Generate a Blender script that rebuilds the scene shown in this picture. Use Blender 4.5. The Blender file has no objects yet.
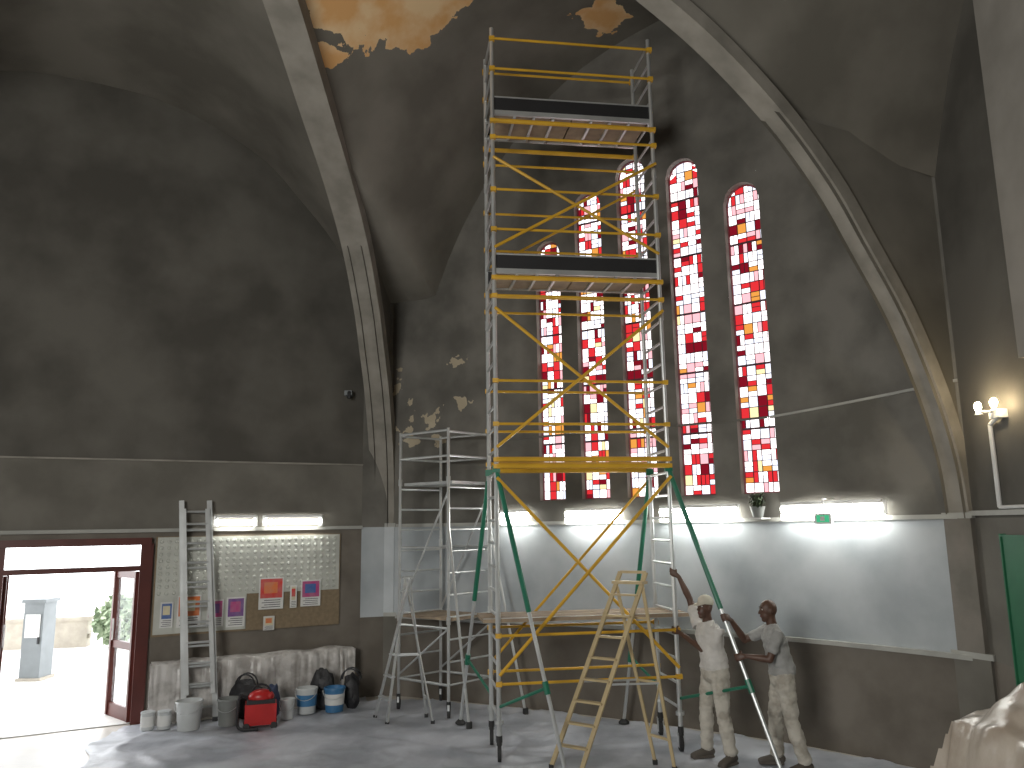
import bpy, math, random
from mathutils import Vector as V, Matrix, noise as NZ
from mathutils.bvhtree import BVHTree
random.seed(4)
SC=bpy.context.scene
SC.view_settings.view_transform='Standard'
# ---------------- materials
def base(name):
    m=bpy.data.materials.new(name); m.use_nodes=True
    nt=m.node_tree; return m,nt,nt.nodes['Principled BSDF']
def mat(name,c,rough=.6,metal=0,alpha=1,c2=None,scale=3,bump=0,lo=.35,hi=.65,detail=6,trans=0):
    m,nt,p=base(name)
    p.inputs['Roughness'].default_value=rough; p.inputs['Metallic'].default_value=metal
    if alpha<1: p.inputs['Alpha'].default_value=alpha
    if trans: p.inputs['Transmission Weight'].default_value=trans
    if c2 is None: c2=tuple(x*.8 for x in c)
    tc=nt.nodes.new('ShaderNodeTexCoord'); n=nt.nodes.new('ShaderNodeTexNoise')
    n.inputs['Scale'].default_value=scale; n.inputs['Detail'].default_value=detail
    nt.links.new(tc.outputs['Object'],n.inputs['Vector'])
    r=nt.nodes.new('ShaderNodeValToRGB'); r.color_ramp.elements[0].position=lo; r.color_ramp.elements[1].position=hi
    r.color_ramp.elements[0].color=(*c,1); r.color_ramp.elements[1].color=(*c2,1)
    nt.links.new(n.outputs['Fac'],r.inputs['Fac']); nt.links.new(r.outputs['Color'],p.inputs['Base Color'])
    if bump:
        b=nt.nodes.new('ShaderNodeBump'); b.inputs['Strength'].default_value=bump; b.inputs['Distance'].default_value=.05
        nt.links.new(n.outputs['Fac'],b.inputs['Height']); nt.links.new(b.outputs['Normal'],p.inputs['Normal'])
    return m
def emis(name,c,s):
    m=bpy.data.materials.new(name); m.use_nodes=True; nt=m.node_tree; nt.nodes.clear()
    e=nt.nodes.new('ShaderNodeEmission'); e.inputs[0].default_value=(*c,1); e.inputs[1].default_value=s
    o=nt.nodes.new('ShaderNodeOutputMaterial'); nt.links.new(e.outputs[0],o.inputs[0]); return m
M={}
M['wall_dark']=mat('plaster_dark',(.072,.067,.057),.95,c2=(.128,.12,.104),scale=.8,bump=.3,lo=.38,hi=.62)
M['wall_mid']=mat('plaster_mid',(.12,.112,.095),.9,c2=(.17,.16,.138),scale=1.5,bump=.2)
M['wall_brown']=mat('plaster_brown',(.125,.108,.088),.8,c2=(.18,.16,.135),scale=2,bump=.1)
M['wall_white']=mat('dado_white',(.31,.34,.36),.5,c2=(.47,.50,.52),scale=1.1)
M['rib']=mat('rib_stone',(.30,.28,.245),.9,c2=(.21,.197,.17),scale=3,bump=.3)
M['pier']=mat('pier_plaster',(.21,.19,.165),.9,c2=(.15,.14,.12),scale=3,bump=.3)
M['trim']=mat('trim_paint',(.40,.40,.37),.7)
M['floor']=mat('floor_tile',(.42,.38,.32),.35,c2=(.5,.46,.4),scale=2.2)
M['sheet']=mat('floor_sheet',(.33,.35,.39),.40,c2=(.54,.56,.61),scale=1.3,bump=.9,detail=9,lo=.4,hi=.6)
M['alu']=mat('aluminium',(.66,.68,.68),.38,metal=.6)
M['yellow']=mat('yellow_paint',(.70,.40,.03),.45)
M['ylad']=mat('fibreglass_yellow',(.52,.41,.23),.5)
M['green']=mat('green_paint',(.015,.17,.10),.4)
M['black']=mat('black_board',(.02,.02,.022),.6)
M['ply']=mat('plywood',(.36,.28,.19),.8,c2=(.25,.19,.14),scale=6)
M['rubber']=mat('rubber',(.03,.03,.03),.7)
M['redwood']=mat('red_door_paint',(.10,.02,.014),.4)
M['white']=mat('white_enamel',(.75,.75,.74),.4)
def patchy(name,c1,c2,patches,p1,p2,amp,flatz,scale=.9,nscale=2.2,mode='dist'):
    m,nt,p=base(name); N=nt.nodes; L=nt.links
    p.inputs['Roughness'].default_value=.95
    g=N.new('ShaderNodeNewGeometry')
    n=N.new('ShaderNodeTexNoise'); n.inputs['Scale'].default_value=scale; n.inputs['Detail'].default_value=8
    L.new(g.outputs['Position'],n.inputs['Vector'])
    r=N.new('ShaderNodeValToRGB'); r.color_ramp.elements[0].position=.37; r.color_ramp.elements[1].position=.63
    r.color_ramp.elements[0].color=(*c1,1); r.color_ramp.elements[1].color=(*c2,1)
    L.new(n.outputs['Fac'],r.inputs['Fac'])
    flat=N.new('ShaderNodeVectorMath'); flat.operation='MULTIPLY'; flat.inputs[1].default_value=(1,1,0 if flatz else 1); L.new(g.outputs['Position'],flat.inputs[0])
    n2=N.new('ShaderNodeTexNoise'); n2.inputs['Scale'].default_value=nscale; n2.inputs['Detail'].default_value=7; L.new(g.outputs['Position'],n2.inputs['Vector'])
    cur=None
    for (x,y,z,rad) in patches:
        d=N.new('ShaderNodeVectorMath'); d.operation='DISTANCE'; d.inputs[1].default_value=(x,y,z); L.new(flat.outputs[0],d.inputs[0])
        a=N.new('ShaderNodeMath'); a.operation='MULTIPLY_ADD'; L.new(n2.outputs['Fac'],a.inputs[0]); a.inputs[1].default_value=2*amp; a.inputs[2].default_value=-amp
        b=N.new('ShaderNodeMath'); b.operation='ADD'; L.new(a.outputs[0],b.inputs[0]); L.new(d.outputs['Value'],b.inputs[1])
        c=N.new('ShaderNodeMath'); c.operation='LESS_THAN'; L.new(b.outputs[0],c.inputs[0]); c.inputs[1].default_value=rad
        if cur is None: cur=c
        else:
            mx=N.new('ShaderNodeMath'); mx.operation='MAXIMUM'; L.new(cur.outputs[0],mx.inputs[0]); L.new(c.outputs[0],mx.inputs[1]); cur=mx
    r2=N.new('ShaderNodeValToRGB'); r2.color_ramp.elements[0].color=(*p1,1); r2.color_ramp.elements[1].color=(*p2,1); r2.color_ramp.elements[0].position=.4; r2.color_ramp.elements[1].position=.6
    L.new(n2.outputs['Fac'],r2.inputs['Fac'])
    mix=N.new('ShaderNodeMix'); mix.data_type='RGBA'
    L.new(cur.outputs[0],mix.inputs['Factor']); L.new(r.outputs['Color'],mix.inputs['A']); L.new(r2.outputs['Color'],mix.inputs['B'])
    L.new(mix.outputs['Result'],p.inputs['Base Color'])
    bb=N.new('ShaderNodeBump'); bb.inputs['Strength'].default_value=.25; bb.inputs['Distance'].default_value=.05
    L.new(n.outputs['Fac'],bb.inputs['Height']); L.new(bb.outputs['Normal'],p.inputs['Normal'])
    return m
M['vault']=patchy('vault_plaster',(.128,.119,.10),(.20,.187,.16),[(-1.65,8.4,0,.85),(-1.0,8.8,0,.92),(1.44,10.5,0,.38)],(.75,.42,.17),(.85,.62,.36),.7,True)
M['wall_win']=patchy('plaster_window_wall',(.105,.10,.088),(.185,.176,.156),[(-1.6,13.0,4.5,.06),(-1.3,12.85,4.2,.10),(-.75,12.55,4.6,.10),(-1.75,13.1,4.0,.07),(-.9,12.6,5.2,0.05),(-1.9,13.2,5.0,.06)],(.42,.36,.26),(.5,.44,.33),.75,False,1.2,4.5)
# ---------------- builder
class B:
    def __init__(s): s.v=[];s.f=[];s.m=[];s.mats=[]
    def mi(s,m):
        m=M[m] if isinstance(m,str) else m
        if m not in s.mats: s.mats.append(m)
        return s.mats.index(m)
    def add(s,vs,fs,m):
        k=len(s.v); s.v+=[tuple(x) for x in vs]; i=s.mi(m)
        for f in fs: s.f.append([k+a for a in f]); s.m.append(i)
    def box(s,c,sz,m,R=None):
        c=V(c); R=R or Matrix.Identity(3)
        vs=[c+R@V((x*sz[0]/2,y*sz[1]/2,z*sz[2]/2)) for x in(-1,1) for y in(-1,1) for z in(-1,1)]
        s.add(vs,[(0,1,3,2),(4,6,7,5),(0,4,5,1),(2,3,7,6),(0,2,6,4),(1,5,7,3)],m)
    def bar(s,a,b,w,h,m,up=V((0,0,1))):
        a=V(a);b=V(b);d=b-a;L=d.length;x=d/L
        y=up.cross(x)
        if y.length<1e-4: y=V((0,1,0)).cross(x)
        y.normalize();z=x.cross(y)
        R=Matrix((x,y,z)).transposed(); s.box((a+b)/2,(L,w,h),m,R)
    def tube(s,a,b,r,m,n=8,r2=None):
        a=V(a);b=V(b);r2=r if r2 is None else r2; d=(b-a).normalized()
        u=d.orthogonal().normalized();w=d.cross(u)
        vs=[];
        for p,q in((a,r),(b,r2)):
            for i in range(n):
                t=2*math.pi*i/n; vs.append(p+(u*math.cos(t)+w*math.sin(t))*q)
        fs=[(i,(i+1)%n,n+(i+1)%n,n+i) for i in range(n)]+[tuple(range(n))[::-1],tuple(range(n,2*n))]
        s.add(vs,fs,m)
    def path(s,pts,r,m,n=8):
        for a,b in zip(pts,pts[1:]): s.tube(a,b,r,m,n)
    def lathe(s,prof,o,m,n=20,R=None):
        o=V(o);R=R or Matrix.Identity(3); vs=[]
        for r,z in prof:
            for i in range(n):
                t=2*math.pi*i/n; vs.append(o+R@V((r*math.cos(t),r*math.sin(t),z)))
        fs=[(j*n+i,j*n+(i+1)%n,(j+1)*n+(i+1)%n,(j+1)*n+i) for j in range(len(prof)-1) for i in range(n)]
        fs+=[tuple(range(n))[::-1],tuple(range((len(prof)-1)*n,len(prof)*n))]
        s.add(vs,fs,m)
    def ell(s,c,r,m,R=None,n=14,k=9,nz=0):
        c=V(c);R=R or Matrix.Identity(3);vs=[];
        for j in range(k+1):
            ph=-math.pi/2+math.pi*(j+.001)/(k+.002)
            for i in range(n):
                t=2*math.pi*i/n; q=V((math.cos(ph)*math.cos(t),math.cos(ph)*math.sin(t),math.sin(ph)))
                f=1+nz*NZ.noise(q*2+c*3)
                vs.append(c+R@V((q.x*r[0]*f,q.y*r[1]*f,q.z*r[2]*f)))
        fs=[(j*n+i,j*n+(i+1)%n,(j+1)*n+(i+1)%n,(j+1)*n+i) for j in range(k) for i in range(n)]
        fs+=[tuple(range(n))[::-1],tuple(range(k*n,(k+1)*n))]
        s.add(vs,fs,m)
    def sweep(s,pts,rad,m,ref=V((0,1,0)),n=16,cap=True):
        pts=[V(p) for p in pts]; vs=[];N=len(pts)
        def ring(p,x,y,a,b):
            return [p+x*math.cos(2*math.pi*i/n)*a+y*math.sin(2*math.pi*i/n)*b for i in range(n)]
        rows=[]
        for i,p in enumerate(pts):
            t=(pts[min(i+1,N-1)]-pts[max(i-1,0)]).normalized()
            y=t.cross(ref)
            if y.length<1e-3: y=t.orthogonal()
            y.normalize(); x=y.cross(t)
            a,b=(rad[i] if isinstance(rad[i],tuple) else (rad[i],rad[i]))
            if i==0 and cap: rows.append(ring(p-t*min(a,b)*.6,x,y,a*.45,b*.45)); rows.append(ring(p-t*min(a,b)*.35,x,y,a*.8,b*.8))
            rows.append(ring(p,x,y,a,b))
            if i==N-1 and cap: rows.append(ring(p+t*min(a,b)*.35,x,y,a*.8,b*.8)); rows.append(ring(p+t*min(a,b)*.6,x,y,a*.45,b*.45))
        K=len(rows); vs=[v for r in rows for v in r]
        fs=[(j*n+i,j*n+(i+1)%n,(j+1)*n+(i+1)%n,(j+1)*n+i) for j in range(K-1) for i in range(n)]+[tuple(range(n))[::-1],tuple(range((K-1)*n,K*n))]
        s.add(vs,fs,m)
    def build(s,name,ang=35,parent=None):
        me=bpy.data.meshes.new(name); me.from_pydata(s.v,[],s.f)
        for m in s.mats: me.materials.append(m)
        me.polygons.foreach_set('material_index',s.m)
        me.update(); me.shade_smooth(); me.set_sharp_from_angle(angle=math.radians(ang))
        o=bpy.data.objects.new(name,me); SC.collection.objects.link(o)
        if parent: o.parent=parent
        return o
def cr(pts,n=8):
    out=[]; P=[V(p) for p in pts]; P=[P[0]*2-P[1]]+P+[P[-1]*2-P[-2]]
    for i in range(1,len(P)-2):
        a,b,c,d=P[i-1:i+3]
        for k in range(n):
            t=k/n; out.append(.5*((2*b)+(c-a)*t+(2*a-5*b+4*c-d)*t*t+(3*b-a-3*c+d)*t**3))
    out.append(P[-2]); return out
# ---------------- architecture
O=V((-2.8,4.9)); C1=V((-2.15,13.2)); C2=V((4.65,8.5)); C3=V((4.3,.2)); C4=V((-3.45,-3.4)); C5=V((-10.3,1.3)); C0=V((-9.95,9.06))
prof=cr([V(p) for p in [(0,2.6),(.03,3.2),(.15,3.9),(.45,4.7),(.85,5.4),(1.2,5.95),(1.9,6.7),(2.8,7.3),(3.8,7.8),(5.1,8.45),(6.5,9.0),(8.36,9.4)]],6)
prof2=cr([V(p) for p in [(0,2.6),(.06,3.2),(.27,3.9),(.65,4.7),(1.12,5.4),(1.55,6.0),(2.2,6.65),(3.05,7.25),(4.05,7.75),(5.3,8.4),(6.6,8.95),(8.36,9.4)]],6)
def PR(C): return prof2 if C is C2 else prof
def R(d,C):
    pr=PR(C)
    for a,b in zip(pr,pr[1:]):
        if a.x<=d<=b.x and b.x>a.x: return a.y+(b.y-a.y)*(d-a.x)/(b.x-a.x)
    return pr[-1].y
D0={}
for C in (C1,C2,C3,C4,C5,C0):
    D0[tuple(C)]=next(p.x for p in PR(C) if p.y>6.35)
def rib(name,C):
    pf=PR(C); W=.13 if C is C2 else .2
    E=.16 if C is C2 else .26
    b=B(); h=(O-C); D=h.length; h=h/D; k=V((h.y,-h.x)); sc=D/8.36
    rows=[]
    for i,p in enumerate(pf):
        a=pf[max(0,i-1)];c=pf[min(len(pf)-1,i+1)]; t=(c-a).normalized(); nrm=V((-t.y,t.x)) 
        rows.append([])
        for (w,e) in((-W,0),(W,0),(W,E),(-W,E)):
            q=p+nrm*e; dd=q.x*sc; xy=C+h*dd+k*w; rows[-1].append(V((xy.x,xy.y,q.y)))
    vs=[v for r in rows for v in r]; n=len(rows)
    fs=[(i*4+j,i*4+(j+1)%4,i*4+4+(j+1)%4,i*4+4+j) for i in range(n-1) for j in range(4)]
    b.add(vs,fs,'rib')
    for a,c in zip(pf,pf[1:]):
        if a.y>6.6: break
        for w in(-.1,.1):
            q=[]
            for (dd,z) in((a.x+.05,a.y),(c.x+.05,c.y),(-.6,c.y),(-.6,a.y)):
                xy=C+h*dd+k*w; q.append(V((xy.x,xy.y,z)))
            b.add(q,[(0,1,2,3)],'vault' if C is C2 else 'wall_dark')
    Rm=Matrix(((h.x,k.x,0),(h.y,k.y,0),(0,0,1)))
    def pb(z0,z1,w,dep,m):
        c=C+h*(.03-dep/2+.0); b.box((c.x,c.y,(z0+z1)/2),(dep,w,z1-z0),m,Rm)
    e=0 if C is not C2 else -.12
    pb(0,.15,.62+e,.6,'wall_brown'); pb(.15,1.2,.52+e,.56,'wall_mid'); pb(1.2,1.26,.58+e,.6,'trim'); pb(1.26,2.6,.42+e,.5,'wall_white' if C is C1 else 'pier'); pb(2.6,2.66,.46+e,.54,'trim')
    return b.build(name,30)
for nm,C in(('rib_far',C1),('rib_right',C2),('rib_back_right',C3),('rib_back',C4),('rib_back_left',C5),('rib_left',C0)): rib('trim_'+nm,C)
class Poly:
    def __init__(s,pts):
        s.p=[V(p) for p in pts]; s.c=[0]
        for a,b in zip(s.p,s.p[1:]): s.c.append(s.c[-1]+(b-a).length)
        s.L=s.c[-1]
    def at(s,t):
        t=max(0,min(s.L,t))
        for i in range(len(s.p)-1):
            if t<=s.c[i+1]: return s.p[i].lerp(s.p[i+1],(t-s.c[i])/(s.c[i+1]-s.c[i]))
        return s.p[-1]
    def dir(s,t): return (s.at(t+.05)-s.at(t-.05)).normalized()
def table(pts):
    def f(x):
        if x<=pts[0][0]: return pts[0][1]
        for a,b in zip(pts,pts[1:]):
            if x<=b[0]:
                return a[1]+(b[1]-a[1])*(x-a[0])/(b[0]-a[0])
        return pts[-1][1]
    return f
def smooth_table(pts): return table([tuple(p) for p in cr([V(p) for p in pts],5)])
Lh=smooth_table([(0,6.35),(.06,6.8),(.15,7.4),(.28,8.0),(.4,8.5),(.6,8.95),(.8,9.2),(1,9.25)])
def lun(tab,L): return lambda s: tab(1-abs(2*s/L-1))
def samples(poly,ops,ns=48):
    S=set(poly.L*i/ns for i in range(ns+1))|set(poly.c)
    for(a,c,zb,tf) in ops:
        S=set(x for x in S if not(a<=x<=c)); S|=set(a+(c-a)*i/12 for i in range(13))
    S=sorted(S); return [x for i,x in enumerate(S) if i==0 or x-S[i-1]>1e-4]
def wall(name,poly,top,bands,ops=[]):
    b=B(); S=samples(poly,ops)
    for a,c in zip(S,S[1:]):
        mid=(a+c)/2
        op=[o for o in ops if o[0]<mid<o[1]]
        if op:
            _,_,zb,tf=op[0]
            segs=[(0,0,zb,zb),(tf(a),tf(c),top(a),top(c))]
        else: segs=[(0,0,top(a),top(c))]
        A=poly.at(a);C=poly.at(c)
        for(l0,l1,h0,h1) in segs:
            for(z0,z1,m) in bands:
                a0=max(z0,l0);a1=max(z0,l1);b0=min(z1,h0);b1=min(z1,h1)
                if b0>a0+1e-6 or b1>a1+1e-6:
                    b0=max(b0,a0);b1=max(b1,a1)
                    b.add([(A.x,A.y,a0),(C.x,C.y,a1),(C.x,C.y,b1),(A.x,A.y,b0)],[(0,1,2,3)],m)
    return b
def vaultcell(name,poly,top,Ca,Cb,ops=[]):
    b=B(); rows=[]
    for s in samples(poly,ops):
        t=s/poly.L; w=poly.at(s)
        if t<=.5: C=Ca;tt=2*t
        else: C=Cb;tt=2-2*t
        d0=D0[tuple(C)]
        h=O-C;D=h.length;h=h/D; d=d0+(8.36-d0)*tt
        xy=C+h*d*D/8.36; z=R(d,C)+.12
        a=V((w.x,w.y,top(s))); c=V((xy.x,xy.y,z))
        rows.append([a.lerp(c,k/6) for k in range(7)])
    vs=[v for r in rows for v in r]; n=len(rows)-1
    fs=[(i*7+k,i*7+k+1,i*7+8+k,i*7+7+k) for i in range(n) for k in range(6)]
    b.add(vs,fs,'vault'); return b.build(name,60)
# left wall
WL=Poly([(-2.45,13.05),(-9.95,9.06)])
dirL=(WL.p[1]-WL.p[0]).normalized(); nL=V((dirL.y,-dirL.x))
if nL.dot(O-WL.p[0])<0: nL=-nL
def L3(s,o,z): q=WL.at(s)+nL*o; return V((q.x,q.y,z))
topL=lun(Lh,WL.L)
door=(3.13,4.92,0,lambda s:2.42)
wall('wall_left',WL,topL,[(0,2.6,'wall_brown'),(2.6,3.6,'wall_mid'),(3.6,20,'wall_dark')],[door]).build('wall_left')
vaultcell('ceiling_left',WL,topL,C1,C0,[door])
# window wall
arc=cr([V(p) for p in [(-1.25,12.85),(.4,12.0),(1.97,11.04),(3.3,10.05),(4.2,9.1),(4.75,8.4)]],8)
WW=Poly([V((-2.45,13.05)),V((-2.0,13.2))]+arc)
LL=WW.L
topW=smooth_table([(0,6.35),(.6,6.36),(1.3,6.38),(1.5,6.85),(1.9,7.6),(2.4,8.3),(3.0,8.95),(3.7,9.5),(4.6,9.85),(5.6,10),(LL-3.3,9.8),(LL-2,9.2),(LL-1.2,8.5),(LL-.6,7.6),(LL-.25,6.9),(LL,6.35)])
def sk(k):
    best=min((abs(WW.at(i*.01).x-k*WW.at(i*.01).y),i*.01) for i in range(int(WW.L*100))); return best[1]
wins=[]
for k,w,zt in((.048,.42,6.95),(.102,.44,7.6),(.16,.46,7.95),(.229,.48,7.72),(.306,.5,7.12)):
    wins.append((sk(k),w,zt))
ops=[]
for s,w,zt in wins:
    ops.append((s-w/2,s+w/2,2.95,(lambda s0,w0,z0:(lambda x: z0-w0/2+math.sqrt(max(0,(w0/2)**2-(x-s0)**2))))(s,w,zt)))
b=wall('w',WW,topW,[(0,1.2,'wall_brown'),(1.2,2.6,'wall_white'),(2.6,20,'wall_win')],ops)
def wn(s):
    d=WW.dir(s); n=V((d.y,-d.x)); 
    if n.dot(O-WW.at(s))<0:n=-n
    return n
DEP=.16
for (a,c,zb,tf),(s0,w,zt) in zip(ops,wins):
    n=wn(s0); pts=[(a,zb)]+[(a+(c-a)*i/12,tf(a+(c-a)*i/12)) for i in range(13)]+[(c,zb)]
    for (p,q) in zip(pts,pts[1:]+pts[:1]):
        P=WW.at(p[0]);Q=WW.at(q[0]); o=-n*DEP
        b.add([(P.x,P.y,p[1]),(Q.x,Q.y,q[1]),(Q.x+o.x,Q.y+o.y,q[1]),(P.x+o.x,P.y+o.y,p[1])],[(0,1,2,3)],'rib')
b.build('wall_right')
vaultcell('ceiling_right',WW,topW,C1,C2,ops)
GL=[(emis('glass_clear',(1,.93,.94),2.5),11),(emis('glass_pale_blue',(.85,.88,1),1.6),5),(emis('glass_pink',(1,.5,.55),1.3),3),(emis('glass_red',(.95,.04,.05),.9),4.5),(emis('glass_dark_red',(.40,.012,.03),.6),2.8),(emis('glass_amber',(1,.42,.08),.95),1.3),(emis('glass_yellow',(1,.85,.45),1.3),.8)]
gm=[g[0] for g in GL];gw=[g[1] for g in GL]
M['lead']=mat('lead_came',(.09,.035,.045),.6); M['winred']=mat('window_frame_red',(.26,.045,.06),.5)
for i,(s0,w,zt) in enumerate(wins):
    b=B(); n=wn(s0); c=WW.at(s0)-n*(DEP-.02); t=V((n.y,-n.x)); 
    def P(x,z,o=0): q=c+t*x+n*o; return V((q.x,q.y,z))
    def tf(x): return zt-w/2+math.sqrt(max(0,(w/2)**2-x*x))
    cols=4; cw=w/cols; ch=.14; rows=int((zt-2.95)/ch)+1
    for r in range(rows):
        for k in range(cols):
            x0=-w/2+k*cw;x1=x0+cw; z0=2.95+r*ch;z1=z0+ch
            rr=random.random()
            if rr<.35: parts=[(x0,(x0+x1)/2,z0,z1),((x0+x1)/2,x1,z0,z1)]
            elif rr<.65: parts=[(x0,x1,z0,z0+ch/2),(x0,x1,z0+ch/2,z1)]
            else: parts=[(x0,x1,z0,z1)]
            for (p,q,y0,y1) in parts:
                a1=min(y1,tf(p*.999));b1=min(y1,tf(q*.999))
                if a1<=y0 and b1<=y0: continue
                a1=max(a1,y0);b1=max(b1,y0)
                b.add([P(p,y0),P(q,y0),P(q,b1),P(p,a1)],[(0,1,2,3)],random.choices(gm,gw)[0])
                if rr<.35 and p>x0: b.bar(P(p,y0,.008),P(p,y1,.008),.008,.008,'lead')
                elif .35<=rr<.65 and y0>z0: b.bar(P(p,y0,.008),P(q,y0,.008),.008,.008,'lead')
    for k in range(1,cols): b.bar(P(-w/2+k*cw,2.95,.01),P(-w/2+k*cw,tf(-w/2+k*cw),.01),.01,.01,'lead')
    for r in range(1,rows):
        z=2.95+r*ch
        if z>zt-.03: break
        hw=w/2 if z<zt-w/2 else math.sqrt(max(0,(w/2)**2-(z-zt+w/2)**2))
        th=.028 if r%6==0 else .01
        b.bar(P(-hw,z,.01),P(hw,z,.01),.01,th,'lead')
    pts=[P(-w/2,2.95,.02)]+[P(-w/2*math.cos(math.pi*j/12),zt-w/2+w/2*math.sin(math.pi*j/12),.02) for j in range(13)]+[P(w/2,2.95,.02)]
    b.path(pts,.02,'winred',6); b.path([pts[0],pts[-1]],.02,'winred',6)
    b.build('window_%d'%(i+1))
def plain(name,A,Bb,Ca,Cb,bands=None):
    p=Poly([A,Bb]); t=lun(Lh,p.L); wall(name,p,t,bands or [(0,1.2,'wall_brown'),(1.2,2.6,'wall_mid'),(2.6,20,'wall_dark')]).build(name); vaultcell('ceiling_'+name[5:],p,t,Ca,Cb); return p
WR=plain('wall_side',V((4.75,8.4)),C3,C2,C3); plain('wall_rear',C3,C4,C3,C4); plain('wall_back',C4,C5,C4,C5); plain('wall_far_left',C5,V((-9.95,9.06)),C5,C0)
b=B(); b.box((-2.5,5,11.2),(18,22,.2),'wall_dark'); b.build('leak_block_plate')  # unseen plate added over the vault to stop sky light leaking through gaps
# floor
b=B(); b.add([(-12,-6,0),(8,-6,0),(8,16,0),(-12,16,0)],[(0,1,2,3)],'floor'); b.build('floor')
def wy(x):
    if x<=-1.25: return 12.85
    for a,c in zip(arc,arc[1:]):
        if a.x<=x<=c.x: return a.y+(c.y-a.y)*(x-a.x)/(c.x-a.x)
    return 8.4
def floor_sheet():
    b=B(); nx,ny=200,200; vs=[]
    for j in range(ny+1):
        for i in range(nx+1):
            y=4+9.1*j/ny
            xl=-5.3+.25*NZ.noise(V((0,y*1.3,3)))+max(0,(10.9-y))*.3
            xl=min(xl,-3.6)
            xr=4.4
            x=xl+(xr-xl)*i/nx
            lim=13.05+(x+2.45)*.532-.12 if x<-2.3 else wy(x)-.12
            yy=min(y,lim)
            rd=lambda a,bb,c,s: max(0,1-abs(NZ.noise(V((x*a,yy*bb,c))))*s)**2
            z=.006+.012*max(0,NZ.noise(V((x*2.2,yy*2.2,0)))+.1)+.022*rd(1.3,.6,7,6)+.022*rd(.5,1.4,2,6)+.012*rd(2.5,2.5,5,5)
            vs.append((x,yy,z))
    fs=[(j*(nx+1)+i,j*(nx+1)+i+1,(j+1)*(nx+1)+i+1,(j+1)*(nx+1)+i) for j in range(ny) for i in range(nx)]
    b.add(vs,fs,'sheet'); b.build('protective_floor_sheet',60)
floor_sheet()
M['ground']=mat('outside_ground',(.8,.79,.76),.9)
b=B(); q=[WL.at(1)-nL*.02,WL.at(8)-nL*.02,WL.at(8)-nL*30+dirL*15,WL.at(1)-nL*30-dirL*10]
b.add([(x.x,x.y,.01) for x in q],[(0,1,2,3)],'ground'); b.build('ground')
def strip(poly,s0,s1,z,w,h,m,name,n=20,z1=None):
    b=B(); z1=z if z1 is None else z1
    for i in range(n):
        a=s0+(s1-s0)*i/n;c=s0+(s1-s0)*(i+1)/n
        A=poly.at(a);C=poly.at(c);b.bar((A.x,A.y,z+(z1-z)*i/n),(C.x,C.y,z+(z1-z)*(i+1)/n),w,h,m)
    b.build(name)
strip(WL,0,3.05,2.6,.1,.05,'trim','trim_1',1); strip(WL,3.05,8.3,2.6,.1,.05,'trim','trim_2',1)
strip(WL,0,8.3,3.6,.05,.025,'rib','trim_3',1)
strip(WW,.6,WW.L,2.62,.1,.05,'trim','trim_4',24); strip(WW,.6,WW.L,1.2,.1,.05,'trim','trim_5',24)
strip(WW,sk(.325),WW.L,3.9,.05,.03,'trim','trim_6',10,4.05); strip(WW,sk(.05)-.9,sk(.32),3.9,.05,.02,'wall_win','trim_7',24,3.9)
strip(WR,0,5,2.65,.1,.05,'trim','trim_8',2)
# tubes
M['tube']=emis('tube_glow',(1,1,.94),25)
def fixture(poly,s,z,L,nn,two=True):
    d=poly.dir(s); c=poly.at(s)+nn*.12; b=B()
    a=c-d*L/2;e=c+d*L/2
    b.bar((a.x,a.y,z+.085),(e.x,e.y,z+.085),.12,.04,'white')
    a2=a+nn*.03;e2=e+nn*.03
    for dz in((0.02,-.07) if two else (0,)): 
        b.tube((a2.x,a2.y,z+dz),(e2.x,e2.y,z+dz),.042 if two else .036,'tube')
    for q in(a,e): b.box((q.x,q.y,z+.02),(.05,.05,.16),'white')
    b.build('fluorescent_light')
for k,L in((.006,.45),(.103,.85),(.232,1.05),(.398,1.22)): 
    s=sk(k); fixture(WW,s,2.72,L,wn(s))
fixture(WL,1.12,2.7,.85,nL,False); fixture(WL,1.96,2.7,.56,nL,False)
# ---------------- door
def door_obj():
    b=B()
    for s in(3.13,4.92): b.bar(L3(s,0,0),L3(s,0,2.42),.16,.1,'redwood',nL.to_3d())
    b.bar(L3(3.08,0,2.45),L3(4.97,0,2.45),.16,.1,'redwood'); b.bar(L3(3.13,0,2.08),L3(4.92,0,2.08),.12,.07,'redwood')
    b.build('door_frame')
    gl=mat('door_glass',(.75,.82,.85),.05,alpha=.25)
    for i,(s,dx) in enumerate(((3.2,.27),(4.85,.02))):
        b=B(); h=L3(s,-.05,0); e=h+(dirL*dx-nL*.76).to_3d(); u=(e-h).normalized(); W=(e-h).length
        def Q(x,z): q=h+u*x; q.z=z; return q
        up=V((0,0,1)); sd=u.cross(up)
        for x in(.05,W-.05): b.bar(Q(x,.02),Q(x,2.03),.05,.1,'redwood',sd)
        for z,t in((.1,.18),(1.0,.1),(1.98,.1)): b.bar(Q(.05,z),Q(W-.05,z),.05,t,'redwood')
        b.add([Q(.1,.15),Q(W-.1,.15),Q(W-.1,1.95),Q(.1,1.95)],[(0,1,2,3)],gl)
        b.tube(Q(W-.12,1.05)+sd*.05,Q(W-.12,1.35)+sd*.05,.012,'white'); b.tube(Q(W-.12,1.05)-sd*.05,Q(W-.12,1.35)-sd*.05,.012,'white')
        b.build('door_%d'%(i+1))
door_obj()
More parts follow.
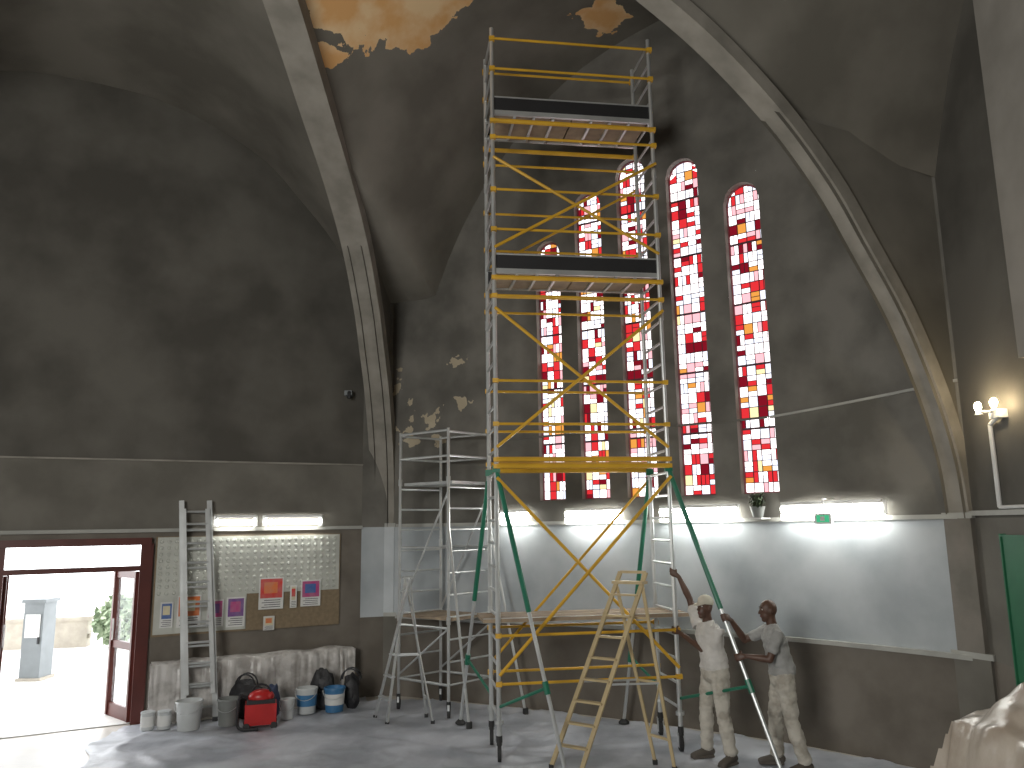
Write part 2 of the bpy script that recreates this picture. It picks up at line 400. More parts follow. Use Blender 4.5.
# outside
M['leaf']=mat('foliage',(.16,.22,.13),.8,c2=(.34,.40,.27),scale=8); M['stone']=mat('garden_stone',(.42,.38,.32),.9,scale=5,bump=.4)
M['boxgrey']=mat('cabinet_grey',(.20,.22,.23),.6)
def bush(name,c,r,n):
    b=B()
    for i in range(n):
        d=V((random.gauss(0,1),random.gauss(0,1),random.gauss(0,1))).normalized(); p=V(c)+V((d.x*r[0],d.y*r[1],d.z*r[2]))*random.uniform(.5,1)
        u=V((random.gauss(0,1),random.gauss(0,1),random.gauss(0,1))).normalized(); w=u.orthogonal().normalized(); z=.12
        b.add([p-u*z,p+w*z*.5,p+u*z,p-w*z*.5],[(0,1,2,3)],'leaf')
    b.tube((c[0],c[1],0.01),c,.08,'ply'); b.build(name)
bush('hedge_shrub',(-9.0,18.9,.6),(.6,.5,.55),700)
b=B(); b.box((-10.9,18.9,.3),(2.2,.35,.6),'stone',Matrix.Rotation(.2,3,'Z')); b.box((-10.9,18.9,.64),(2.3,.42,.08),'stone',Matrix.Rotation(.2,3,'Z'))
for i in range(18): b.box((-11.9+.12*i,18.7+.02*i,.1+.14*(i%4)),(.2,.1,.1),'stone',Matrix.Rotation(.2,3,'Z'))
b.build('garden_wall')
b=B(); b.box((-8.62,15.0,.7),(.36,.4,1.3),'boxgrey'); b.box((-8.62,15.0,.03),(.44,.46,.06),'stone'); b.box((-8.62,15.0,1.38),(.44,.46,.06),'boxgrey'); b.box((-8.62,14.79,.95),(.26,.02,.4),'white'); b.box((-8.5,14.79,.7),(.03,.03,.12),'black'); b.build('utility_cabinet')
# ---------------- notice board + posters
M['cork']=mat('pinboard_brown',(.25,.19,.12),.9,scale=20); M['panelw']=mat('acoustic_panel',(.55,.56,.51),.6)
M['paper']=mat('paper_white',(.72,.72,.7),.8)
def quadL(b,s0,s1,z0,z1,o,m): b.add([L3(s0,o,z0),L3(s1,o,z0),L3(s1,o,z1),L3(s0,o,z1)],[(0,1,2,3)],m)
b=B(); b.bar(L3(.35,.02,1.82),L3(3.02,.02,1.82),.04,1.38,'cork')
def pbx(s0,s1,z0,z1): b.bar(L3(s0,.045,(z0+z1)/2),L3(s1,.045,(z0+z1)/2),.02,z1-z0,'panelw')
pbx(.37,3.0,1.66,2.5); pbx(1.75,3.0,1.16,1.66)
for i in range(26):
    for j in range(9):
        s=.45+i*.1; z=1.72+j*.09
        b.lathe([(.03,0),(.018,.018)],L3(s,.055,z),'panelw',8,Matrix((V((0,0,1)),dirL.to_3d(),nL.to_3d())).transposed())
b.build('notice_board')
cols={'red':(.62,.04,.03),'purple':(.16,.04,.25),'orange':(.7,.18,.04),'blue':(.05,.12,.35),'cream':(.7,.62,.4),'magenta':(.45,.05,.2)}
for k,v in cols.items(): M[k]=mat('print_'+k,v,.6,c2=tuple(x*.7+.1 for x in v),scale=9)
for (s0,s1,z0,z1,c1,c2) in((1.22,1.58,1.42,1.88,'red','orange'),(1.77,2.03,1.2,1.62,'purple','magenta'),(2.07,2.3,1.22,1.6,'magenta','purple'),(2.38,2.7,1.24,1.68,'orange','cream'),(2.75,2.92,1.25,1.6,'blue','cream'),(.66,.96,1.43,1.82,'magenta','blue'),(1.02,1.12,1.42,1.75,'cream','red'),(1.34,1.5,1.12,1.32,'cream','orange')):
    b=B(); o=.08; b.bar(L3(s0,o,(z0+z1)/2),L3(s1,o,(z0+z1)/2),.006,z1-z0,'paper'); w=s1-s0;h=z1-z0
    quadL(b,s0+.02,s1-.02,z0+h*.35,z1-.02,o+.005,c1); quadL(b,s0+w*.25,s1-w*.2,z0+h*.5,z1-h*.15,o+.007,c2)
    for i in range(4): quadL(b,s0+w*.12,s1-w*(.12+.1*(i%2)),z0+h*(.06+.07*i),z0+h*(.08+.07*i),o+.005,'black')
    b.build('poster')
b=B(); b.box(L3(.28,.08,4.75),(.12,.12,.08),'boxgrey'); b.tube(L3(.28,0,4.75),L3(.28,.1,4.75),.02,'boxgrey'); b.lathe([(.035,0),(.04,.1),(.03,.12)],L3(.28,.12,4.66),'black',10); b.build('security_camera')
# ---------------- plastic covered bench
M['plastic']=mat('plastic_cover',(.34,.32,.30),.25,c2=(.56,.54,.52),scale=5,bump=.6,lo=.4,hi=.6,detail=9)
def bench():
    b=B(); n=160; pr=[(.03,.80),(.10,.81),(.19,.80),(.25,.77),(.27,.68),(.275,.55),(.28,.42),(.285,.28),(.30,.14),(.35,.04),(.42,.02)]
    vs=[]
    for i in range(n+1):
        s=.15+2.85*i/n
        for j,(o,z) in enumerate(pr):
            k=min(1,j/5)
            a=NZ.noise(V((s*4,j*.15,1)))*.04+abs(NZ.noise(V((s*13,j*.12,4))))*.05*k+NZ.noise(V((s*26,j*.3,8)))*.012*k
            zz=z+(NZ.noise(V((s*3,o*4,9)))*.03 if z>.4 else 0)
            vs.append(L3(s,o+(a if j>2 else 0),max(.03,zz)))
    m=len(pr); b.add(vs,[(i*m+j,i*m+j+1,(i+1)*m+j+1,(i+1)*m+j) for i in range(n) for j in range(m-1)],'plastic')
    for k,s in((0,.15),(1,3.0)): b.bar(L3(s,.03,.4),L3(s,.25,.4),.02,.76,'plastic')
    b.build('plastic_covered_bench',50)
bench()
# ---------------- buckets, bags, tools
M['bwhite']=mat('bucket_white',(.55,.57,.57),.4); M['bblue']=mat('bucket_blue',(.05,.18,.36),.4); M['bgrey']=mat('bucket_grey',(.2,.21,.2),.5); M['bagblack']=mat('bag_black',(.025,.025,.028),.5,scale=10,bump=.6); M['toolred']=mat('red_plastic',(.5,.02,.02),.35); M['bagblue']=mat('bag_blue',(.05,.07,.14),.6,scale=10,bump=.5)
def bucket(x,y,r,h,m,band=None,paint='paper'):
    b=B(); z0=.03
    b.lathe([(r*.82,0),(r*.97,h*.93),(r*1.04,h*.93),(r*1.04,h*.97),(r,h),(r*.93,h),(r*.9,h*.85)],(x,y,z0),m,24)
    b.lathe([(r*.88,h*.8),(r*.89,h*.84)],(x,y,z0),paint,24)
    if band: b.lathe([(r*.89,h*.3),(r*.955,h*.75)],(x,y,z0),band,24)
    pts=[V((x+r*1.03*math.cos(t),y-r*.3-.1*math.sin(t)*1,z0+h*.9-.12*math.sin(t))) for t in [math.pi*i/10 for i in range(11)]]
    b.path(pts,.005,'alu',6); return b.build('paint_bucket')
bucket(-4.31,11.1,.17,.36,'bwhite'); bucket(-3.86,11.3,.15,.34,'bgrey'); bucket(-2.98,11.95,.15,.34,'bwhite','bblue'); bucket(-2.6,12.02,.15,.33,'bblue','paper')
bucket(-3.16,11.62,.1,.26,'bwhite')
for x,y in((-4.86,11.12),(-4.66,11.16)):
    b=B(); b.lathe([(.085,0),(.085,.2),(.09,.205),(.09,.22),(.075,.225)],(x,y,.03),'bwhite',20); b.lathe([(.0865,.04),(.0865,.17)],(x,y,.03),'paper',20); b.build('paint_can')
def bag(name,x,y,r,m,handles=True):
    b=B(); b.ell((x,y,r[2]*.95+.02),r,m,None,20,12,.35); b.ell((x+.3*r[0],y-.2*r[1],r[2]*.6+.02),(r[0]*.8,r[1]*.8,r[2]*.6),m,None,16,10,.4)
    if handles:
        for k in(-.06,.06):
            pts=[V((x+.14*math.cos(t),y+k,r[2]*1.7+.16*math.sin(t))) for t in [math.pi*i/8 for i in range(9)]]; b.path(pts,.012,m,6)
    b.build(name,60)
bag('black_holdall',-3.78,11.75,(.22,.15,.26),'bagblack'); bag('blue_holdall',-3.42,11.78,(.10,.12,.22),'bagblue',False); bag('bin_bag',-2.82,12.24,(.18,.10,.28),'bagblack',False); bag('backpack',-2.42,12.28,(.12,.12,.24),'bagblack')
def vac():
    b=B(); x,y=-3.4,11.2; Rm=Matrix.Rotation(.3,3,'Z')
    b.box((x,y,.2),(.4,.28,.26),'toolred',Rm); b.box((x,y,.35),(.36,.25,.06),'black',Rm); b.ell((x,y,.4),(.17,.12,.1),'toolred',Rm)
    for sx in(-.17,.17):
        for sy in(-.13,.13): q=Rm@V((sx,sy,0)); b.tube((x+q.x,y+q.y-.02,.06),(x+q.x,y+q.y+.02,.06),.045,'rubber',12)
    pts=[V((x+.12*math.cos(t),y,.46+.1*math.sin(t))) for t in [math.pi*i/8 for i in range(9)]]; b.path(pts,.014,'black',6)
    pts=cr([V((x-.15,y,.38)),V((x-.26,y-.06,.42)),V((x-.27,y-.12,.2)),V((x-.2,y-.22,.05)),V((x+.05,y-.26,.05))],6); b.path(pts,.02,'black',8)
    b.build('vacuum_cleaner')
vac()
# ---------------- ladders
def wall_ladder():
    b=B(); f0,f1=V((-4.5,11.42,.03)),V((-4.13,11.58,.03)); t0=L3(2.72,.08,3.02); t1=L3(2.34,.08,3.02)
    d=(f1-f0).normalized(); nn=nL.to_3d()
    b.bar(f0,t0,.03,.07,'alu',d);b.bar(f1,t1,.03,.07,'alu',d)
    o=nn*.06
    g0=f0.lerp(t0,.12)+o+d*.03;g1=f1.lerp(t1,.12)+o-d*.03;h0=t0+o+d*.03-V((0,0,.12));h1=t1+o-d*.03-V((0,0,.12))
    b.bar(g0,h0,.025,.06,'alu',d); b.bar(g1,h1,.025,.06,'alu',d)
    for i in range(11): k=(i+.7)/11.3; b.tube(f0.lerp(t0,k),f1.lerp(t1,k),.016,'alu')
    for i in range(9): k=(i+.5)/9.3; b.tube(g0.lerp(h0,k),g1.lerp(h1,k),.016,'alu')
    for f in(f0,f1): b.box(f+V((0,0,.02)),(.06,.09,.05),'rubber')
    b.build('extension_ladder')
wall_ladder()
def stepladder(name,fl,fr,bl,br,T,wd,m,n=7,over=.0):
    b=B(); fl,fr,bl,br=[V((*p,.03)) for p in(fl,fr,bl,br)]; T=V(T); wd=V(wd)
    a=T-wd;c=T+wd; dd=(fr-fl).normalized()
    e=(a-fl).normalized()*over; e2=(c-fr).normalized()*over
    b.bar(fl,a+e,.022,.05,m,dd); b.bar(fr,c+e2,.022,.05,m,dd); b.bar(bl,a-V((0,0,.05)),.018,.035,m,dd); b.bar(br,c-V((0,0,.05)),.018,.035,m,dd)
    for i in range(1,n+1):
        k=i/(n+.6); b.bar(fl.lerp(a,k),fr.lerp(c,k),.07,.02,m)
    for k in(.15,.45,.8): b.bar(bl.lerp(a,k),br.lerp(c,k),.02,.025,m)
    b.bar(bl.lerp(a,.15),br.lerp(c,.45),.015,.02,m)
    b.bar(a-dd*.03,c+dd*.03,.14,.03,m)
    for p,q,r in((fl,a,bl),(fr,c,br)): b.bar(p.lerp(q,.45),r.lerp(q,.45),.012,.02,'alu')
    for f in(fl,fr,bl,br): b.box(f,(.05,.05,.05),'rubber')
    if over: b.bar(a+e,c+e2,.03,.03,m)
    b.build(name)
stepladder('aluminium_stepladder',(-1.72,11.2),(-1.95,11.62),(-1.12,11.25),(-1.25,11.65),(-1.5,11.5,1.9),(.05,-.15,0),'alu',6)
stepladder('fibreglass_stepladder',(.36,9.2),(.66,8.98),(1.5,9.32),(1.66,9.05),(1.28,9.2,1.95),(.13,-.09,0),'ylad',8,.12)
# ---------------- small scaffold
def small_tower():
    b=B(); P00,P10,P11,P01=V((-1.7,12.1)),V((-.93,11.5)),V((-.37,12.1)),V((-1.14,12.62)); cs=(P00,P10,P11,P01)
    def q(p,z): return V((p.x,p.y,z))
    for p in cs:
        b.tube(q(p,.22),q(p,4.0 if p is not P11 else 4.05),.022,'alu',8)
        b.tube(q(p,.14),q(p,.24),.03,'rubber'); b.box(q(p,.15),(.03,.09,.1),'alu'); b.tube(q(p,.1)+V((-.02,.03,0)),q(p,.1)+V((.02,.03,0)),.08,'rubber',16)
        for z in(1.25,2.3,3.2): b.tube(q(p,z),q(p,z+.1),.03,'alu')
    for(a,c) in((P10,P11),(P00,P01)):
        z=.45
        while z<3.2: b.tube(q(a,z),q(c,z),.014,'alu'); z+=.3
        for z in(3.6,3.95): b.tube(q(a,z),q(c,z),.018,'alu')
    for(a,c) in((P00,P10),(P01,P11)):
        for z in(.45,1.2,3.6,3.97): b.tube(q(a,z),q(c,z),.018,'alu')
        b.tube(q(a,1.35),q(c,3.1),.014,'alu'); b.tube(q(a,.5),q(c,1.2),.014,'alu')
        b.tube(q(a,2.3),q(c,2.3),.014,'alu')
    for z in(1.32,3.22):
        up=V((0,0,1)); x=(P10-P00).to_3d().normalized(); y=up.cross(x); c=(P00+P10+P11+P01)/4
        b.box(q(c,z),((P10-P00).length,.72,.04),'alu' if z>2 else 'ply',Matrix((x,y,up)).transposed())
    t=q(P10,2.6); f=V((-.62,10.95,.04)); b.tube(t,f,.02,'alu'); b.tube(f+V((0,0,-.02)),f+V((0,0,.06)),.04,'rubber')
    t=q(P11,2.6); f=V((.12,11.7,.04)); b.tube(t,f,.02,'alu'); b.tube(f+V((0,0,-.02)),f+V((0,0,.06)),.04,'rubber')
    b.build('small_scaffold_tower')
small_tower()
# ---------------- main tower
AN=math.radians(8.5); TA=V((math.cos(AN),math.sin(AN),0)); TW=V((-math.sin(AN),math.cos(AN),0)); TF=V((-.2,9.42,0))
def tower():
    b=B(); a=TA;w=TW;F=TF; LN=2.1; WD=.72
    def P(i,j,z): return F+a*(LN*i)+w*(WD*j)+V((0,0,z))
    for i in(0,1):
        for j in(0,1):
            b.tube(P(i,j,.28),P(i,j,8.95),.027,'alu',10)
            for z in(1.5,3.15,5.1,7.0): b.tube(P(i,j,z),P(i,j,z+.12),.033,'alu',10)
            p=P(i,j,0); b.tube(p+V((0,0,.2)),p+V((0,0,.3)),.035,'rubber'); b.tube(p+V((0,0,.42)),p+V((0,0,.46)),.05,'alu')
            for sgn in(-1,1): b.box(p+V((.03*sgn,.03,.15)),(.006,.09,.16),'alu')
            b.tube(p+V((-.02,.04,.115)),p+V((.02,.04,.115)),.1,'rubber',18)
        z=.5
        while z<8.9:
            b.tube(P(i,0,z),P(i,1,z),.017,'alu'); z+=.27
    def H(z,r=.017,m='yellow',js=(0,1)):
        for j in js:
            o=w*(-.045 if j==0 else .045); b.tube(P(0,j,z)+o,P(1,j,z)+o,r,m)
            for i in(0,1): b.box(P(i,j,z)+o*.7,(.07,.07,.05),'yellow' if m=='yellow' else m)
    for z in(8.78,8.36,7.42,6.72,6.2,5.35,4.3,3.78,1.37,.85): H(z)
    for z in(3.36,3.28,7.64,5.58): H(z,.03)
    for(z0,z1) in((7.15,5.95),(5.2,3.5),(3.15,.95)):
        b.tube(P(0,0,z0)-w*.05,P(1,0,z1)-w*.05,.02,'yellow'); b.tube(P(0,0,z1)-w*.09,P(1,0,z0)-w*.09,.02,'yellow')
        b.tube(P(0,1,z1)+w*.05,P(1,1,z0)+w*.05,.017,'yellow')
    for z in(7.78,5.68):
        Rm=Matrix((a,w,V((0,0,1)))).transposed()
        for(x0,x1) in((.02,.5),(.5,.98)):
            c=(P(x0,0.04,z)+P(x1,.96,z))/2
            b.box(c,((x1-x0)*LN-.02,WD*.9,.03),'ply',Rm)
            for k in(.25,.5,.75): b.bar(P(x0+(x1-x0)*k,.05,z-.03),P(x0+(x1-x0)*k,.95,z-.03),.03,.03,'alu')
        for j in(.02,.98):
            b.bar(P(0,j,z+.12),P(1,j,z+.12),.02,.17,'black'); b.bar(P(0,j,z+.215),P(1,j,z+.215),.025,.02,'alu'); b.bar(P(0,j,z),P(1,j,z),.04,.06,'alu')
    for j in(.15,.5,.85): b.bar(P(-.08,j,1.53),P(1.08,j,1.53),.22,.04,'ply')
    b.bar(P(-.08,.03,1.53),P(1.08,.03,1.53),.015,.05,'alu')
    for (i,j,foot) in((0,0,(.5,8.82)),(1,0,(2.68,8.62)),(0,1,(-.75,11.2)),(1,1,(1.4,11.1))):
        t=P(i,j,3.25); f=V((foot[0],foot[1],.05)); k=t.lerp(f,.5)
        b.tube(t,k,.030,'green',10); b.tube(k,f,.022,'alu',10); b.lathe([(.07,0),(.07,.02),(.03,.06)],(f.x,f.y,.02),'rubber',12)
        b.tube(P(i,j,.6),t.lerp(f,.74),.018,'green'); b.tube(t.lerp(f,.72),t.lerp(f,.76),.034,'green'); b.box(t,(.09,.09,.08),'green')
    return b.build('mobile_scaffold_tower')
tower()
# ---------------- right side
M['light']=emis('bulb_glow',(1,.80,.5),130); M['boardgreen']=mat('green_board',(.02,.15,.07),.6)
M['pil']=mat('pilaster_plaster',(.24,.225,.2),.9,c2=(.3,.28,.25),scale=2,bump=.2)
def WRp(y,o,z):
    x=4.75+(C3.x-4.75)*(8.4-y)/8.2; return V((x-o,y,z))
b=B(); b.bar(WRp(6.0,.06,6.1),WRp(7.0,.06,6.1),.18,12-7.8,'pil'); b.build('trim_pilaster')
b=B(); c=WRp(7.6,.12,3.6); b.box(c+V((.06,0,-.02)),(.1,.14,.08),'white')
for dy in(-.13,.13):
    b.tube(c,c+V((-.05,dy,.02)),.012,'white'); b.lathe([(.015,0),(.03,.03),(.034,.06),(.02,.09)],c+V((-.05,dy,.02)),'light',14)
    b.lathe([(.04,0),(.02,.03)],c+V((-.05,dy,-.01)),'white',14)
b.build('wall_sconce')
b=B(); b.path([WRp(7.8,.04,3.5),WRp(7.8,.04,2.7)],.022,'white'); b.path([WRp(7.8,.04,2.7),WRp(5,.04,2.7)],.018,'white'); b.path([WRp(7.8,.04,3.5),WRp(7.6,.06,3.56)],.02,'white');b.build('conduit_pipe')
b=B(); b.bar(WRp(7.78,.04,1.75),WRp(5.6,.04,1.75),.05,1.35,'boardgreen'); 
for z in(1.07,2.43): b.bar(WRp(7.8,.05,z),WRp(5.58,.05,z),.06,.02,'boardgreen')
for y in(7.8,5.58): b.bar(WRp(y,.05,1.05),WRp(y,.05,2.45),.06,.02,'boardgreen',V((0,1,0)))
b.build('green_chalkboard')
s=sk(.395); n=wn(s); c=WW.at(s)+n*.28; b=B(); d=WW.dir(s)
M['exitgreen']=emis('exit_sign_green',(.1,.7,.35),.7)
x=d.to_3d();y=n.to_3d();Rm=Matrix((x,y,V((0,0,1)))).transposed()
b.box((c.x,c.y,2.62),(.2,.05,.12),'white',Rm); b.box((c.x+n.x*.027,c.y+n.y*.027,2.62),(.15,.01,.08),M['exitgreen'],Rm); b.box((c.x+n.x*.034,c.y+n.y*.034,2.62),(.05,.008,.05),'paper',Rm); b.tube((c.x,c.y,2.68),(c.x,c.y,2.85),.01,'white'); b.tube((c.x,c.y,2.85),(c.x-n.x*.26,c.y-n.y*.26,2.85),.01,'white'); b.build('exit_sign')
s=sk(.31); n=wn(s); c=WW.at(s)+n*.24; b=B(); b.lathe([(.06,0),(.09,.12),(.095,.13)],(c.x,c.y,2.65),'bgrey',16)
b.bar((c.x-n.x*.22,c.y-n.y*.22,2.635),(c.x+n.x*.1,c.y+n.y*.1,2.635),.16,.02,'white')
M['leafd']=mat('plant_leaf',(.06,.10,.06),.7,c2=(.14,.18,.10),scale=9)
for i in range(90):
    t=random.uniform(0,6.28); r=random.uniform(.04,.1); h=random.uniform(.03,.2); p=V((c.x,c.y,2.76)); e=p+V((r*math.cos(t),r*math.sin(t),h)); e2=e+V((r*.4*math.cos(t),r*.4*math.sin(t),-.04)); w_=V((-math.sin(t),math.cos(t),0))*.018
    b.add([p,e-w_,e2,e+w_],[(0,1,2,3)],'leafd')
b.build('potted_plant')
# covered heap
M['wrap']=mat('plastic_wrap',(.50,.44,.37),.25,c2=(.34,.28,.22),scale=3,bump=.6,lo=.4,hi=.7)
def heap():
    b=B(); n=64; vs=[]
    for j in range(n+1):
        for i in range(n+1):
            x=i/n*2-1;y=j/n*2-1; e=max(abs(x),abs(y)); ed=min(1,(1-e)/.16)
            X=3.88+x*.62;Y=5.95+y*.75
            h=1.02+.52*math.exp(-((x-.25)**2*1.5+(y+.1)**2*.9))+.1*math.exp(-((x+.5)**2*9+(y-.2)**2*9))
            h+=.07*NZ.noise(V((X*3,Y*3,2)))+.03*NZ.noise(V((X*9,Y*6,5)))
            z=h*ed**.45; k=.06*NZ.noise(V((x*5,y*5,z*2)))
            vs.append((X+k*(x)+(1-ed)*.08*x,Y+k*y+(1-ed)*.08*y,max(.02,z)))
    b.add(vs,[(j*(n+1)+i,j*(n+1)+i+1,(j+1)*(n+1)+i+1,(j+1)*(n+1)+i) for j in range(n) for i in range(n)],'wrap')
    b.build('plastic_covered_furniture',50)
heap()
# ---------------- people
M['skin']=mat('skin_dark',(.10,.05,.032),.5,scale=12); M['shirt']=mat('white_tshirt',(.62,.6,.57),.9,c2=(.52,.50,.47),scale=9,bump=.3); M['shirt2']=mat('grey_tshirt',(.36,.36,.35),.9,c2=(.29,.29,.28),scale=9,bump=.3)
M['trous']=mat('painter_trousers',(.52,.49,.43),.9,c2=(.36,.33,.28),scale=8,bump=.4,lo=.45,hi=.62); M['shoe']=mat('work_shoe',(.10,.085,.07),.7); M['cap']=mat('cap_beige',(.58,.54,.45),.9)
M['eyew']=mat('eye_white',(.7,.68,.64),.3); M['iris']=mat('eye_iris',(.02,.012,.01),.2); M['lip']=mat('lips',(.14,.05,.045),.5); M['brow']=mat('brow_hair',(.02,.015,.012),.8)
def human(name,f,feet,hips,sho,hands,elbows,tubeaxes,look,shirt,cap):
    f=V((*f,0)).normalized(); r=V((f.y,-f.x,0)); up=V((0,0,1)) # r = person's right
    S=B()
    pel=V((hips[0],hips[1],.95)); sh=V((sho[0],sho[1],1.44))
    for sg,ft in((1,feet[0]),(-1,feet[1])):
        hip=pel+r*(.085*sg)+V((0,0,.0)); an=V((ft[0],ft[1],.11)); kn=hip.lerp(an,.5)+f*.035
        S.sweep([hip+V((0,0,.05)),hip-V((0,0,.1)),hip.lerp(kn,.5),kn,kn.lerp(an,.35),kn.lerp(an,.75),an+V((0,0,.03))],[.10,.105,.092,.074,.077,.068,.072],'trous',f)
        fd=(f+r*.22*sg).normalized()
        S.sweep([an-fd*.06-V((0,0,.03)),an-V((0,0,.02)),an+fd*.08-V((0,0,.035)),an+fd*.16-V((0,0,.05)),an+fd*.19-V((0,0,.055))],[(.04,.04),(.052,.047),(.04,.048),(.03,.05),(.022,.042)],'shoe',up)
        S.box(an+fd*.065-V((0,0,.076)),(.26,.09,.024),'shoe',Matrix((fd,up.cross(fd),up)).transposed())
    mid=pel.lerp(sh,.5)
    S.sweep([pel-V((0,0,.06)),pel+V((0,0,.04)),pel+V((0,0,.10))],[(.165,.125),(.17,.13),(.16,.122)],'trous',r)
    S.sweep([pel+V((0,0,.05)),pel+V((0,0,.13)),mid,pel.lerp(sh,.72),sh-V((0,0,.08)),sh-V((0,0,.015)),sh+V((0,0,.035))],[(.182,.142),(.174,.134),(.168,.125),(.185,.128),(.195,.118),(.165,.09),(.085,.068)],shirt,r)
    nk=sh+V((0,0,.03)); hc=sh+V((0,0,.20))+f*.03; lk=V(look).normalized(); hr=lk.cross(up).normalized(); hu=hr.cross(lk)
    S.sweep([nk,nk.lerp(hc,.5),hc-hu*.03-lk*.01],[.058,.054,.056],'skin',r)
    HR=Matrix((hr,lk,hu)).transposed()
    S.ell(hc+hu*.02,(.074,.093,.098),'skin',HR,20,14); S.ell(hc-hu*.045+lk*.025,(.056,.066,.068),'skin',HR,16,10); S.ell(hc-hu*.095+lk*.055,(.03,.028,.025),'skin',HR,12,8)
    S.sweep([hc+hu*.015+lk*.088,hc-hu*.008+lk*.1,hc-hu*.028+lk*.106],[(.009,.008),(.012,.011),(.014,.018)],'skin',lk,10)
    S.ell(hc+hu*.035+lk*.078,(.05,.016,.012),'skin',HR,12,8)
    for sg in(1,-1):
        S.ell(hc+hr*.076*sg-hu*.005,(.010,.018,.03),'skin',HR,10,8)
    S.ell(hc-hu*.058+lk*.088,(.024,.012,.010),'lip',HR,12,8)
    for idx,sg in((0,1),(1,-1)):
        s0=sh+r*(.175*sg)-V((0,0,.02)); G=V(hands[idx]); el=V(elbows[idx]); ax=V(tubeaxes[idx]).normalized()
        d=(G-el).normalized(); d=(d-ax*d.dot(ax)*.6).normalized()
        wr=G-d*.085
        n_=ax.cross(d).normalized()
        if n_.dot(V((0,-1,0)))>0: n_=-n_   # back of the hand towards the room
        wr=wr-n_*.03
        S.sweep([s0-r*.05*sg,s0,s0.lerp(el,.35),s0.lerp(el,.66)],[.066,.068,.062,.062],shirt,r)
        S.sweep([s0.lerp(el,.3),s0.lerp(el,.7),el],[.046,.043,.037],'skin',r); S.ell(el,(.040,.040,.040),'skin')
        S.sweep([el,el.lerp(wr,.3),el.lerp(wr,.75),wr],[.037,.041,.031,.026],'skin',r)
        pc=G-n_*.038-d*.02
        S.sweep([wr,wr.lerp(pc,.5),pc,pc+d*.035],[(.026,.018),(.032,.017),(.042,.016),(.040,.014)],'skin',ax)
        for k,(off,ln) in enumerate(((-.033,.8),(-.011,1.0),(.011,.95),(.032,.85))):
            st=pc+d*.03+ax*off
            S.sweep([st-d*.01,st+d*.022*ln+n_*.004,st+d*.034*ln+n_*.028,st+d*.022*ln+n_*.055,st-d*.0+n_*.062],[.010,.0098,.0092,.0088,.0076],'skin',ax,10)
        tb=pc-d*.03+ax*.035
        S.sweep([tb,tb+ax*.022+n_*.016,tb+ax*.02+n_*.042+d*.008,tb+ax*.012+n_*.055+d*.03],[.013,.012,.0105,.009],'skin',ax,10)
    bv=BVHTree.FromPolygons([V(v) for v in S.v],S.f)
    tmp=S.build(name+'_tmp')
    md=tmp.modifiers.new('r','REMESH'); md.mode='VOXEL'; md.voxel_size=.0065; md.use_smooth_shade=True
    sm=tmp.modifiers.new('s','SMOOTH'); sm.factor=.5; sm.iterations=3
    dg=bpy.context.evaluated_depsgraph_get(); ev=tmp.evaluated_get(dg); me=bpy.data.meshes.new_from_object(ev)
    out=B(); out.mats=list(S.mats)
    cloth={out.mats.index(M[shirt]),out.mats.index(M['trous'])}
    out.f=[list(p.vertices) for p in me.polygons]
    out.m=[S.m[bv.find_nearest(p.center)[2]] for p in me.polygons]
    cv=set()
    for fc,mi in zip(out.f,out.m):
        if mi in cloth: cv.update(fc)
    vs=[]
    for i,v in enumerate(me.vertices):
        c=v.co.copy()
        if i in cv:
            a=.010*NZ.noise(V((c.x*9,c.y*9,c.z*16)))+.006*NZ.noise(V((c.x*22,c.y*22,c.z*30)))
            c+=v.normal*a
        vs.append(tuple(c))
    out.v=vs
    bpy.data.objects.remove(tmp,do_unlink=True)
    for sg in(1,-1):
        e=hc+hr*.031*sg+hu*.017+lk*.081
        out.ell(e,(.015,.009,.008),'eyew',HR,10,8); out.ell(e+lk*.006,(.0065,.005,.0065),'iris',HR,8,6); out.ell(e+hu*.021+lk*.006,(.02,.007,.0045),'brow',HR,10,6)
    if cap:
        q=hc+hu*.055-lk*.005; rows=[(.082,-.012),(.086,.01),(.08,.045),(.058,.075),(.025,.09),(.004,.093)]
        vs=[];n=22
        for rr,z in rows:
            for i in range(n): t=2*math.pi*i/n; vs.append(q+HR@V((rr*.95*math.cos(t),rr*1.18*math.sin(t),z)))
        out.add(vs,[(j*n+i,j*n+(i+1)%n,(j+1)*n+(i+1)%n,(j+1)*n+i) for j in range(len(rows)-1) for i in range(n)]+[tuple(range(5*n,6*n))],'cap')
        br=[];
        for z in(0,.008):
            for i in range(9): t=math.pi*(i/8); br.append(q+HR@V((.068*math.cos(t),.075+.085*math.sin(t),-.012+z-.03*math.sin(t))))
        out.add(br,[tuple(range(9)),tuple(range(9,18))[::-1]]+[(i,i+1,i+10,i+9) for i in range(8)]+[(8,0,9,17)],'cap')
    return out.build(name,50)
PR_=TF+TA*2.1
ux,uy=PR_.x,PR_.y
human('painter_in_cap',(-.88,-.45),[(2.12,9.50),(2.31,9.21)],(2.22,9.39),(2.18,9.41),
 [(ux,uy,2.02),(ux,uy,1.36)],[(2.04,9.66,1.72),(2.17,9.31,1.14)],[(0,0,1),(0,0,1)],(-.85,-.5,.12),'shirt',True)
T0=TF+TA*2.1+V((0,0,3.25)); T1=V((2.68,8.62,.05))
def tb(z): k=(3.25-z)/3.2; return T0.lerp(T1,k)
ta=(T0-T1).normalized()
human('bald_painter',(-1,.0),[(2.80,9.2),(2.99,8.88)],(2.86,9.03),(2.79,9.03),
 [tuple(tb(1.55)),tuple(tb(1.16))],[(2.55,9.29,1.30),(2.68,8.84,1.16)],[tuple(ta),tuple(ta)],(-1,-.05,.0),'shirt2',False)
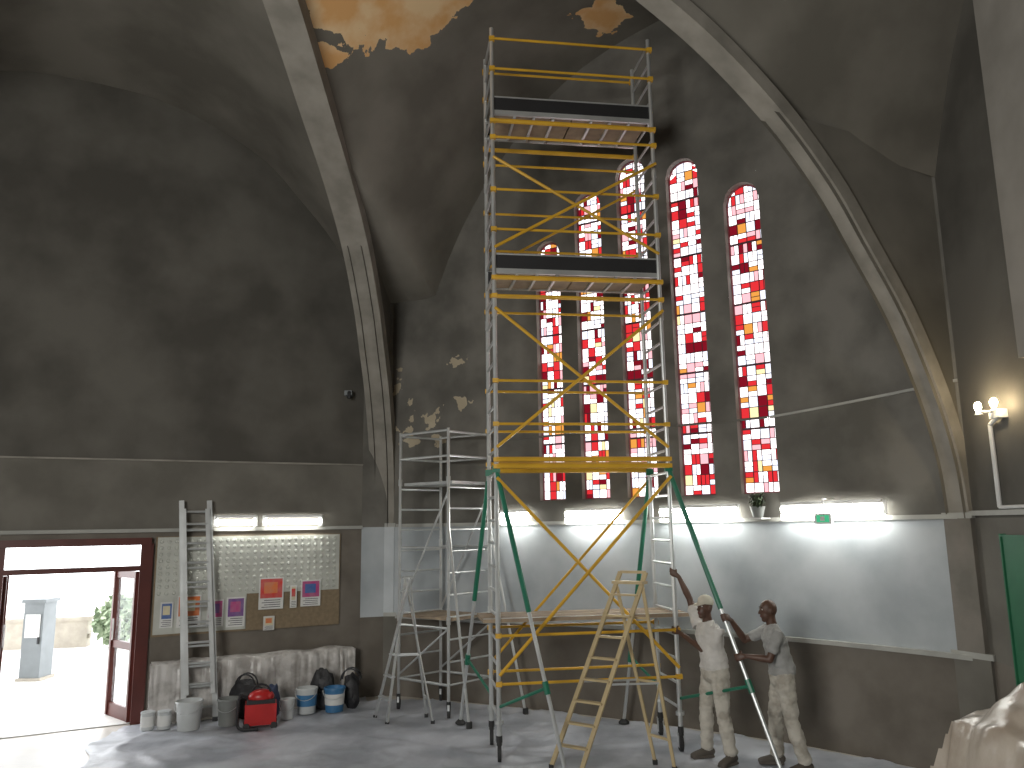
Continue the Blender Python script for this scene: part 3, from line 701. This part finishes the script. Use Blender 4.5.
# ---------------- lights, camera, world
w=bpy.data.worlds.new('sky'); SC.world=w; w.use_nodes=True; w.node_tree.nodes['Background'].inputs[0].default_value=(.96,.98,1,1); w.node_tree.nodes['Background'].inputs[1].default_value=5.5
def area(name,loc,target,size,energy,col=(1,1,1)):
    l=bpy.data.lights.new(name,'AREA'); l.size=size; l.energy=energy; l.color=col; o=bpy.data.objects.new(name,l); SC.collection.objects.link(o)
    o.location=loc; o.rotation_euler=(V(target)-V(loc)).to_track_quat('-Z','Y').to_euler(); return o
area('added_back_fill',(-4.5,-1.5,4.6),(0.5,10,3.2),3,660,(1,.985,.94))  # added unseen fill lamp for ambient light; the rear walls have no windows
cam=bpy.data.cameras.new('camera'); co=bpy.data.objects.new('camera',cam); SC.collection.objects.link(co); SC.camera=co
cam.lens=28.125; cam.sensor_width=36; cam.clip_start=.05
co.matrix_world=Matrix.Translation((0,0,2.6))@Matrix.Rotation(math.radians(100),4,'X')@Matrix.Rotation(math.radians(-.86),4,'Z')
